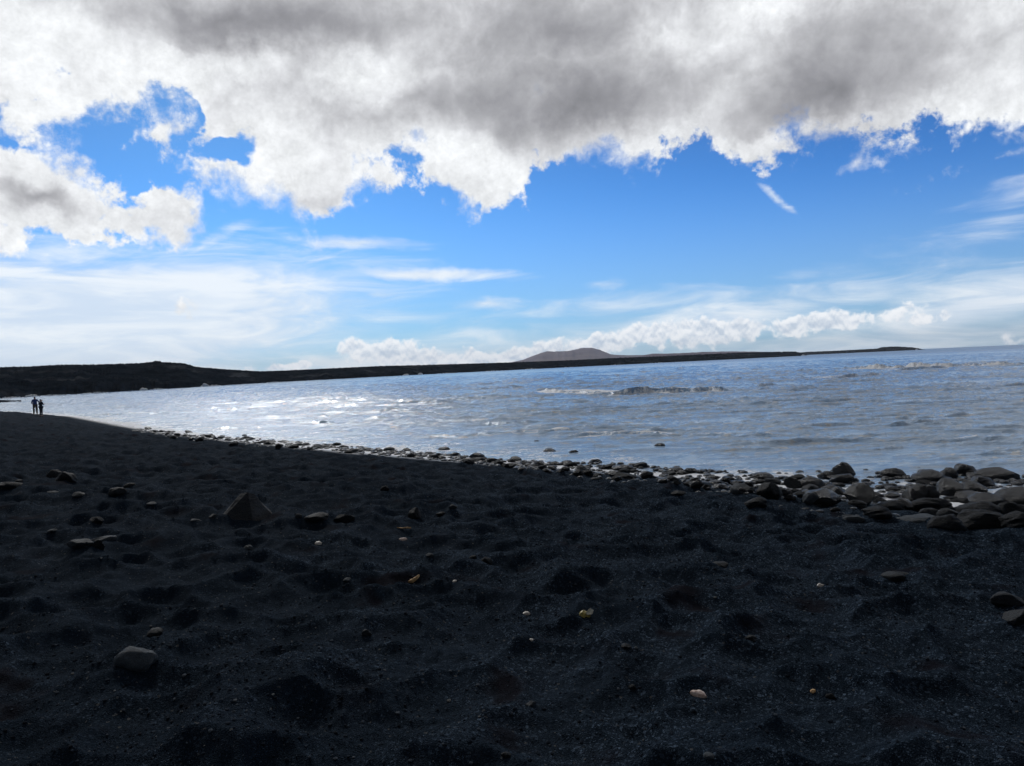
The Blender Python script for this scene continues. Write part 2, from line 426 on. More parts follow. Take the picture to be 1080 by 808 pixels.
# ------------------------------------------------------------------ sea
BREAK = [  # photo px x0, y0, x1, y1, height m, foam
    (620,417.5,780,412.5,.42,.75),(618,416,700,413.5,.2,1.0),(636,416,676,415.5,.14,.1),(700,414.5,730,414,.14,.1),(480,412,560,408,.28,.3),(415,412,445,411,.35,.3),
    (560,413,640,416,.30,1.0),(690,440,730,438,.1,.3),(240,416,283,415,.35,.2),(325,430,390,428,.25,.1),(400,428,480,424,.28,.15),
    (200,434,290,431,.18,.1),(160,436,178,436,.25,.0),(870,400,935,395,.35,.5),(798,407,820,406,.3,.2),(880,390,1100,384.5,.7,1.0),(945,391,1000,388.5,.5,.6),
    (885,389,925,388,.4,.5),(840,391,858,390,.4,.4),(990,410,1005,410,.22,.2),(1065,409,1090,408,.3,.3),(785,440,802,440,.15,.2),
    (915,459,930,459,.12,.1),(995,438,1012,437,.14,.3),(600,461,720,458,.1,.9),(720,458,830,460,.08,.5),(480,449,560,446,.12,.3),(380,443,440,441,.14,.2),
    (540,456,600,455,.08,.7),(750,402,790,399,.3,.3),(960,468,1060,466,.08,.4),(640,404,700,402,.22,.2),(300,448,360,447,.12,.1),
    (230,452,270,451,.12,.2),(440,462,520,461,.08,.3),(820,450,900,448,.1,.4),(880,425,940,423,.16,.3),(560,437,640,435,.12,.2),(700,428,780,425,.14,.2),
    (100,430,150,430,.2,.1),(60,420,100,419,.3,.3),(90,437,125,438,.15,.4),(560,395,640,391,.3,.2),(300,405,380,402,.3,.2)]
ang_s = np.concatenate([np.linspace(RAD(-50), RAD(50), 1050), np.linspace(RAD(50), RAD(310), 120)[1:-1]])
rs = [9.0]
while rs[-1] < 420: rs.append(rs[-1]*1.0042)
while rs[-1] < 12000: rs.append(rs[-1]*1.035)
rs = np.array(rs); nsr, nsc = len(rs), len(ang_s)
SX = rs[:, None]*np.sin(ang_s)[None]; SY = rs[:, None]*np.cos(ang_s)[None]
SS = shore_s(SX, SY)
off = np.clip(-SS, 0, None)
damp = 0.25+0.75*sstep(0.5, 14, off)
SZ = np.zeros_like(SX)
smask = (SS < 6)
mx_, my_ = SX[smask], SY[smask]; acc = np.zeros_like(mx_); mr_ = np.hypot(mx_, my_)
NF = [fbm(mx_/w_, my_/w_, 2, 300+i) for i, w_ in enumerate((3, 7, 16, 40))]
PF = [vnoise(mx_/w_, my_/w_, 340+i) for i, w_ in enumerate((2, 6, 14, 30))]
wr = np.random.RandomState(5)
for k in range(46):
    lam = 0.7*(14/0.7)**(k/45.0); th = RAD(250)+wr.normal(0, 0.8 if lam < 2.5 else 0.33)     # travelling in towards the beach
    A = (0.0075 if lam < 2.5 else 0.0046)*lam**0.7
    kx, ky = math.cos(th)*2*math.pi/lam, math.sin(th)*2*math.pi/lam
    ph = wr.rand()*6.28
    q_ = min(3, int(k/12))
    sel_ = mr_ < lam*FPX/1.5
    env = 0.25+1.3*np.clip(0.4+1.2*(NF[q_][sel_] if k % 3 else NF[3-q_][sel_]), 0, 1.3)
    fade = np.clip((lam*FPX/mr_[sel_])/6.0, 0, 1)
    w_ = np.sin(kx*mx_[sel_]+ky*my_[sel_]+ph+2.2*PF[q_][sel_])
    acc[sel_] += A*env*fade*(((1-np.abs(w_))*2-1) if k % 2 else w_)
acc *= 0.45
for k, lam in enumerate((0.6, 0.85, 1.2, 1.7, 2.4, 3.4, 4.6)):
    th = RAD(262)+wr.normal(0, 0.16)
    sel_ = mr_ < lam*FPX/4.0
    xx = mx_[sel_]; yy = my_[sel_]
    ph_ = (math.cos(th)*xx+math.sin(th)*yy)/lam + 0.9*fbm(xx/(lam*3.2)+k*7, yy/(lam*2.2), 3, 500+k) + 0.15*fbm(xx/(lam*.6), yy/(lam*.6)+k, 2, 520+k)
    fr = ph_-np.floor(ph_)-0.5                  # the crest runs towards the beach: steep in front
    pr = np.where(fr > 0, np.exp(-(fr/0.07)**2), np.exp(-(fr/0.20)**2))
    gate = sstep(0.02, 0.26, fbm(xx/(lam*3.0)-k*3, yy/(lam*1.6)+k*5, 3, 540+k))
    acc[sel_] += (0.050, 0.058, 0.068, 0.080, 0.095, 0.12, 0.14)[k]*pr*gate
SZ[smask] = acc
SZ *= damp
foam = np.zeros_like(SX)
def on_sea(px, py):
    d = pdir(px, py); t = -CAM_H/d.z; return np.array([d.x*t, d.y*t])
for (x0, y0, x1, y1, hh, fo) in BREAK:
    a = on_sea(x0, y0); c_ = on_sea(x1, y1); d = c_-a; L = np.hypot(*d); d = d/L
    nrm = np.array([-d[1], d[0]])
    if nrm[1] < 0: nrm = -nrm
    hh *= 1.05 if fo < .5 else 1.3
    wid = 0.20+hh*0.65
    u = (SX-a[0])*d[0]+(SY-a[1])*d[1]
    v = (SX-a[0])*nrm[0]+(SY-a[1])*nrm[1]
    sel = (np.abs(v) < wid*14) & (u > -2*wid) & (u < L+2*wid) & smask
    u = u[sel]; v = v[sel] + 1.2*fbm(u/3.0, u*0+x0, 3, 77)
    al = np.clip(sstep(-wid, L*0.2, u)*sstep(L+wid, L*0.8, u), 0, 1)*np.clip(0.7+0.55*fbm(u/2.6, u*0+y0, 3, 88), 0.05, 1.2)
    prof = np.where(v < 0, np.exp(-(v/(wid*0.30))**2), np.exp(-(v/(wid*1.3))**2))
    SZ[sel] += hh*1.15*al*prof
    wz = max(wid*1.6, (a@a)/2757*0.9)
    f_ = 1.15*fo*al**0.5*(np.exp(-((v-wz*0.9)/wz)**2)*0.85 + np.exp(-((v+wid*1.3)/(wid*0.7))**2)*0.6)
    foam[sel] = np.maximum(foam[sel], f_)
# swash along the beach
fmod = 1.0+1.0*fbm(SX/1.3, SY/1.3, 3, 91)
foam = np.maximum(foam, 0.72*fmod*np.exp(-(off/1.2)**2)); foam = np.maximum(foam, 0.42*fmod*np.exp(-off/6.0))
SV = np.stack([SX, SY, SZ], -1).reshape(-1, 3)
SF = grid_faces(nsr, nsc, True)
keep = SS.ravel()[SF].max(1) < 8
keep &= ~((SS.ravel()[SF].min(1) > 6))
SF = SF[keep]
sea_me = fast_mesh('sea', SV, SF)
set_attr(sea_me, 'foam', foam); set_attr(sea_me, 'off', off)

mt_sea, q, b = new_mat('sea_water')
pos = q.node('ShaderNodeNewGeometry').outputs['Position']
fo = attr(q, 'foam'); of = attr(q, 'off')
murk = q.mr(q.m('ADD', of, q.m('MULTIPLY', q.noise(pos, 0.05, 4, 0.6), 60)), 25, 110, 1.0, 0.0)
deep = q.mix(q.noise(pos, 0.08, 3, 0.5), (0.15, 0.28, 0.48), (0.18, 0.31, 0.50))
shal = q.mix(q.mr(q.noise(pos, 0.5, 5, 0.6), 0.35, 0.65), (0.28, 0.43, 0.62), (0.32, 0.44, 0.58))
wc = q.mix(murk, deep, shal)
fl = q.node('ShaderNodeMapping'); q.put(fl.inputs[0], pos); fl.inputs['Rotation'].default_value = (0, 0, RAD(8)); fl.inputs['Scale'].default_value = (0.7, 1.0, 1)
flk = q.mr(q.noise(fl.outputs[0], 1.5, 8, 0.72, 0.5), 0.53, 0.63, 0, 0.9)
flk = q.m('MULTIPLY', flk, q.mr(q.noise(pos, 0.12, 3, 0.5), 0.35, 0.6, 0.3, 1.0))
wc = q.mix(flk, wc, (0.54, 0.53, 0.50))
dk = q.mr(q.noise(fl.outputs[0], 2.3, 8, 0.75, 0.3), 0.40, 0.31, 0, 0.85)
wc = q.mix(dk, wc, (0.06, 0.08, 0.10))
sp = q.v('MULTIPLY', pos, (1.0, 1.0, 0.2))
fn = q.noise(sp, 3.2, 7, 0.7, 0.8)
fm = q.mr(q.m('ADD', q.m('MULTIPLY', fo, 0.95), q.m('SUBTRACT', fn, 0.5)), 0.27, 0.45)
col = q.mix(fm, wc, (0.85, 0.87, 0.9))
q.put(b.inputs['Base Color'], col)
ro = q.mr(of, 60, 900, 0.10, 0.33)
q.put(b.inputs['Roughness'], q.m('MAXIMUM', ro, q.m('MULTIPLY', fm, 0.7)))
b.inputs['IOR'].default_value = 1.333
rot = q.node('ShaderNodeMapping'); q.put(rot.inputs[0], pos)
rot.inputs['Rotation'].default_value = (0, 0, RAD(-38)); rot.inputs['Scale'].default_value = (0.55, 1.25, 1)
rp_ = rot.outputs[0]
n0 = bump(q, None, q.noise(rp_, 0.8, 4, 0.6, 0.3), 0.03, 1.0)
n1_ = bump(q, None, q.noise(rp_, 3.0, 6, 0.68, 0.4), 0.065, 1.0, n0)
bump(q, b, q.noise(rp_, 14.0, 3, 0.6), 0.016, 1.0, n1_)
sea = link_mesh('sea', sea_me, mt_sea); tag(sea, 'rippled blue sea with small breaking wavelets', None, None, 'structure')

# ------------------------------------------------------------------ far land
def land(name, tops, dists, width, mat, label, rough=1.0, rows=70, step=1.2, seed=0, prof=None, lumps=0.40, fineamp=0.12):
    tx = [p[0] for p in tops]; xs = np.arange(tx[0], tx[-1]+.01, step)
    ty = np.interp(xs, tx, [p[1] for p in tops])
    dd = np.interp(xs, [p[0] for p in dists], [p[1] for p in dists])
    dirs = [pdir(x, horizon(x)) for x in xs]
    hx = np.array([d.x for d in dirs]); hy = np.array([d.y for d in dirs]); n_ = np.hypot(hx, hy); hx /= n_; hy /= n_
    elt = np.array([pdir(x, y).z/math.hypot(pdir(x, y).x, pdir(x, y).y) for x, y in zip(xs, ty)])
    t = np.linspace(0, 1, rows)**1.5
    wv = np.interp(xs, [p[0] for p in dists], [p[2] for p in dists]) if len(dists[0]) > 2 else np.full(len(xs), width)
    dj = dd + 0.03*dd*fbm(xs/9.0, xs*0, 4, seed+3)
    R = dj[None]+t[:, None]*wv[None]
    XX = R*hx[None]; YY = R*hy[None]
    pf = prof(t)[:, None] if prof else (0.22*sstep(0, .03, t)+0.3*sstep(0.02, .3, t)+0.48*sstep(.2, .62, t)-0.75*sstep(.75, 1, t))[:, None]
    sc = wv.mean()
    base = np.maximum(elt*dd+CAM_H, 1.0)
    ZZ = base[None]*(pf*(1+lumps*2*fbm(XX/(sc*.25), YY/(sc*.25), 4, seed)) + fineamp*2*fbm(XX/(sc*.03), YY/(sc*.03), 5, seed+9, 0.6)*sstep(0, .04, t)[:, None])
    ZZ[0] = -1.5
    mx = ((ZZ-CAM_H)/R).max(0)
    # each column scaled so its skyline has the height seen
    k = np.clip((elt+CAM_H/ (dd+0.5*wv))/np.maximum(mx+CAM_H/(dd+0.5*wv), 1e-5), 0.2, 4)
    sm_ = 5 if lumps < .2 else 2
    k = np.convolve(np.pad(k, sm_, mode='edge'), np.ones(2*sm_+1)/(2*sm_+1), 'valid')
    ZZ[1:] *= k[None]
    ZZ[-1] = -2
    me = fast_mesh(name, np.stack([XX, YY, ZZ], -1).reshape(-1, 3), grid_faces(rows, len(xs)))
    o = link_mesh(name, me, mat); tag(o, label, None, None, 'structure')
    return o
def rock_land_mat(name, c1, c2, c3, sc, bd):
    mt, q, b = new_mat(name)
    pos = q.node('ShaderNodeNewGeometry').outputs['Position']
    sp = q.v('MULTIPLY', pos, (1, 1, 4.0))
    col = q.mix(q.mr(q.noise(sp, sc, 6, 0.62), 0.35, 0.65), c1, c2)
    col = q.mix(q.mr(q.noise(sp, sc*0.3, 6, 0.6, 0.5), 0.52, 0.7), col, c3)
    q.put(b.inputs['Base Color'], col); b.inputs['Roughness'].default_value = 0.95
    b.inputs['Specular IOR Level'].default_value = 0.0
    bump(q, b, q.noise(pos, sc*2, 6, 0.7), bd, 0.9)
    return mt
lava = rock_land_mat('lava', (0.003, 0.007, 0.013), (0.015, 0.022, 0.032), (0.060, 0.066, 0.076), 0.07, 4.0)
lava2 = rock_land_mat('far_lava', (0.008, 0.009, 0.012), (0.016, 0.016, 0.019), (0.025, 0.024, 0.025), 0.02, 6.0)
cone = rock_land_mat('volcano', (0.22, 0.19, 0.23), (0.28, 0.24, 0.28), (0.34, 0.28, 0.28), 0.004, 20.0)  # mauve paleness of haze partly put into the base colour
hd = [(-420,240,240),(-100,310,260),(0,350,260),(100,395,260),(200,455,250),(270,540,220),(350,620,220),(480,740,260),(640,960,300),(780,1300,330),(851,1650,160)]
land('headland', [(-420,392),(-200,388),(0,387),(30,386.5),(65,384.5),(100,384.4),(150,382.8),(160,381.6),(167,380.3),(172,381.8),(195,383),(208,387),(240,389.6),(275,391.6),
      (304,390.6),(350,388.4),(402,386),(480,384),(544,382),(600,380),(647,377.6),(700,375.6),(780,371.9),(820,371.0),(838,370.7),(846,372.2),(851,374.5)],
     hd, 260, lava, 'low black lava headland across the bay', rows=90, step=0.9, seed=21)
land('far_point', [(835,372.6),(850,371.2),(880,370),(910,368.5),(926,367.6),(930,366.1),(946,365.4),(955,366),(962,366.3),(968,367.2),(976,369)],
     [(835,2600),(976,3000)], 260, lava2, 'low dark point on the horizon', rows=26, step=0.8, seed=41, lumps=.1, fineamp=.03)
land('hill', [(530,384),(540,382),(552,379.5),(562,375.5),(573,371.8),(578,370.2),(585,370.8),(598,370.3),(606,369),(613,367.2),(624,366.7),(633,368.8),(644,373.6),
      (656,374.6),(668,374.6),(690,374.2),(710,373.9),(730,373.5),(760,373.6),(790,373.6),(815,375)],
     [(530,6200),(815,6600)], 2600, cone, 'brown volcanic cone beyond the headland', rows=46, step=1.2, seed=61,
     prof=lambda t: sstep(0, .45, t)-0.8*sstep(.6, 1, t), lumps=.05, fineamp=.02)
land('low_ridge', [(670,379),(680,374.4),(688,372.9),(700,373.0),(715,372.6),(740,371.3),(770,370.6),(800,370.9),(830,371.8),(852,373.9)],
     [(670,3600),(852,3900)], 900, cone, 'low brown ridge behind the end of the headland', rows=30, step=1.2, seed=71,
     prof=lambda t: sstep(0, .45, t)-0.8*sstep(.6, 1, t), lumps=.1, fineamp=.02)
# dark reef at the left end of the bay
land('reef', [(-120,420),(-40,421.5),(0,422.0),(14,422.6),(22,424.6)], [(-120,225),(22,232)], 26, lava, 'low dark reef at the left end of the bay', rows=24, step=0.8, seed=81)

# surf thrown up where swell meets the lava, heaped foam lying on the sea
mt_foam, q, b = new_mat('surf_foam')
pos = q.node('ShaderNodeNewGeometry').outputs['Position']
q.put(b.inputs['Base Color'], q.mix(q.noise(pos, 2.0, 4, 0.6), (0.70, 0.73, 0.75), (0.85, 0.86, 0.87))); b.inputs['Roughness'].default_value = 0.9
bump(q, b, q.noise(pos, 3.0, 5, 0.7), 0.25, 1.0)
def ico(sub):
    bm = bmesh.new(); bmesh.ops.create_icosphere(bm, subdivisions=sub, radius=1.0)
    Vv = np.array([v.co[:] for v in bm.verts]); Ff = np.array([[v.index for v in f.verts] for f in bm.faces]); bm.free()
    return Vv, Ff
I1, I2, I3, I4 = ico(1), ico(2), ico(3), ico(4)
def n3(P, s, seed):
    return fbm(P[:, 0]*s+P[:, 2]*s*0.7+seed, P[:, 1]*s-P[:, 2]*s*0.6+seed*1.3, 4, seed)
fv, ff = [], []; cnt = 0
surf_spots = [(33,416.5,14,3),(12,419,26,1.6),(55,415,30,1.2),(100,413,26,1.2),(151,410,7,3.2),(165,410,14,1.4),(216,407,8,3.4),(225,406.5,14,1.5),
              (290,403,22,1.0),(428,395.2,6,2.4),(443,394.6,4,3.2),(470,393.6,20,1),(520,391.5,20,1),(560,389.6,14,1.2),(600,387.8,10,1),(650,385.6,14,.9),(693,383,18,.9),(848,374.8,6,1.6),(967,369.2,2.5,1.3)]
for (px, py, w, h) in surf_spots:
    d = np.interp(px, [p[0] for p in hd], [p[1] for p in hd])*0.985 if px < 900 else 2900
    for k in range(int(10+w*1.6)):
        x = px+rng.uniform(-.5, .5)*w; dr = pdir(x, horizon(x)); nn = math.hypot(dr.x, dr.y)
        dk = d*(1+rng.uniform(-.012, .004)); sz = h*d/FPX*rng.uniform(.12, .5)*(1-abs((x-px)/w))
        Pv = I2[0]*(1+0.5*n3(I2[0], 1.6, int(rng.randint(999))))[:, None]*np.array([sz*1.6, sz, sz])
        fv.append(Pv+np.array([dr.x/nn*dk, dr.y/nn*dk, h*d/FPX*rng.uniform(0, .55)*(1-abs((x-px)/w)*1.6)])); ff.append(I2[1]+cnt); cnt += len(Pv)
o = link_mesh('surf', fast_mesh('surf', np.vstack(fv), np.vstack(ff)), mt_foam)
tag(o, 'white surf breaking along the foot of the black headland', None, None, 'stuff')

# ------------------------------------------------------------------ stones
def stone_mat(name, c1, c2, rough, spot=None, spec=0.5):
    mt, q, b = new_mat(name)
    oc = q.node('ShaderNodeTexCoord').outputs['Object']
    rnd = q.node('ShaderNodeObjectInfo').outputs['Random']
    v = q.v('ADD', oc, q.comb(q.m('MULTIPLY', rnd, 37), q.m('MULTIPLY', rnd, 17), 0))
    col = q.mix(q.mr(q.noise(v, 2.2, 6, 0.6), 0.35, 0.68), c1, c2)
    col = q.mix(q.mr(q.noise(v, 22, 4, 0.7), 0.4, 0.75, 0, .55), col, tuple(x*0.45 for x in c1))
    if spot: col = q.mix(q.mr(q.noise(v, 5, 5, 0.6), 0.58, 0.66), col, spot)
    val = q.m('MULTIPLY_ADD', rnd, 0.5, 0.75)
    hs = q.node('ShaderNodeHueSaturation'); q.put(hs.inputs['Value'], val); q.put(hs.inputs['Color'], col)
    q.put(b.inputs['Base Color'], hs.outputs[0])
    b.inputs['Roughness'].default_value = rough; b.inputs['Specular IOR Level'].default_value = spec
    n0 = bump(q, None, q.noise(v, 4.5, 6, 0.68), 0.25, 0.9)
    bump(q, b, q.noise(v, 30, 4, 0.75), 0.03, 0.8, n0)
    return mt
M_WET = stone_mat('wet_basalt', (0.0020, 0.0038, 0.0062), (0.006, 0.0085, 0.0125), 0.26, None, 0.5)
M_DARK = stone_mat('dark_basalt', (0.0022, 0.0050, 0.0085), (0.0055, 0.0105, 0.0160), 0.6, None, 0.22)
M_GREY = stone_mat('grey_basalt', (0.009, 0.015, 0.022), (0.020, 0.029, 0.039), 0.65, (0.017, 0.022, 0.027), 0.4)
M_PALE = stone_mat('pale_stone', (0.055, 0.072, 0.088), (0.105, 0.125, 0.145), 0.7, (0.05, 0.058, 0.066), 0.4)

def make_stone(seed, kind, base=I4):
    r = np.random.RandomState(seed); P = base[0].copy()
    if kind == 'round':
        P = P*(1+0.42*n3(P, .9, seed)[:, None]+0.12*n3(P, 2.6, seed+1)[:, None]); cuts = 6; lo, hi = .72, .93
    elif kind == 'flat':
        P = P*(1+0.5*n3(P, .9, seed)[:, None]+0.14*n3(P, 2.6, seed+1)[:, None]); cuts = 7; lo, hi = .62, .9
    else:
        P = P*1.15; cuts = 13; lo, hi = .50, .8
    for k in range(cuts):
        n_ = r.normal(size=3); n_ /= np.linalg.norm(n_); o_ = r.uniform(lo, hi)
        d = P@n_-o_; s_ = 1.0 if kind == 'angular' else .8
        P = P-np.where(d > 0, d*s_, 0)[:, None]*n_
    if kind == 'angular': P = P*(1+0.05*n3(P, 2.5, seed+3)[:, None]+0.03*n3(P, 7, seed+4)[:, None])
    P = P*(1+0.035*n3(P, 5.5, seed+8)[:, None]+0.018*n3(P, 13, seed+9)[:, None])
    P -= (P.max(0)+P.min(0))/2; P /= (P.max(0)-P.min(0))/2
    return fast_mesh('stone', P, base[1])
def make_pyramid():
    bm = bmesh.new()
    for p in ((-1,-.8,-1),(.35,-1,-1),(1,-.1,-1),(.7,1,-1),(-.7,.9,-1),(.22,-.02,1),(.02,.10,.93),(.42,.06,.80),(.28,-.75,-.55),(-.72,-.25,-.42),(.80,.2,-.35),(-.35,.55,-.1)):
        bm.verts.new(p)
    bmesh.ops.convex_hull(bm, input=bm.verts[:])
    bmesh.ops.triangulate(bm, faces=bm.faces[:])
    bmesh.ops.subdivide_edges(bm, edges=bm.edges[:], cuts=5, use_grid_fill=True)
    bm.normal_update()
    for v in bm.verts:
        n_ = float(n3(np.array([v.co[:]]), 1.6, 5)[0]); v.co += v.normal*(0.09*n_)
    me = bpy.data.meshes.new('pyramid_rock'); bm.to_mesh(me); bm.free(); me.materials.append(M_GREY)
    return me
LIB = {(k, mm.name): [] for k in ('round', 'flat', 'angular') for mm in (M_WET, M_DARK, M_GREY, M_PALE)}
sd_ = 500
for (k, mn) in LIB:
    for i in range(5):
        me = make_stone(sd_, k, I4); sd_ += 7
        me.materials.append(bpy.data.materials[mn]); LIB[(k, mn)].append(me)
KIND = {'r': 'round', 'f': 'flat', 'a': 'angular'}; MAT = {'w': M_WET, 'd': M_DARK, 'g': M_GREY, 'p': M_PALE}
srng = random.Random(3)
def stone(px, py, w, h, kk, mm, label, group=None, name='beach_stone', sink=0.25, variant=None, yaw=None):
    """(px,py) centre of the visible stone, w,h its visible size in photo px"""
    x, y, z, t = ground_hit(px, py+h*0.42)
    L = LIB[(KIND[kk], MAT[mm].name)]; me = L[srng.randrange(5)] if variant is None else variant
    o = bpy.data.objects.new(name, me); C.objects.link(o)
    W = w*t/FPX; Hh = h*t/FPX
    dep = W*srng.uniform(.7, .95)
    vis_h = max(Hh - 0.5*dep*(CAM_H-z)/t*0.6, Hh*0.5)*(0.75 if z <= 0.001 else 1)
    full = vis_h/(1-sink)
    o.scale = (W/2, dep/2, full/2)
    d = Vector((x, y, 0)).normalized()
    cx, cy = x+d.x*dep*.42, y+d.y*dep*.42
    zc = max(float(terrain(np.array([cx]), np.array([cy]))[0]), 0.0) if True else z
    zc = min(max(zc, z-0.05), z+0.06)
    o.location = (cx, cy, zc+vis_h-full/2)
    face = math.atan2(-x, y)
    o.rotation_euler = (srng.uniform(-.08, .08), srng.uniform(-.1, .1), face+(yaw if yaw is not None else srng.uniform(-.25, .25)+(srng.choice((0, math.pi)) if variant is None else 0)))
    tag(o, label, 'stone', group)
    return o
GB = 'wave-washed boulders at the right end of the shore'
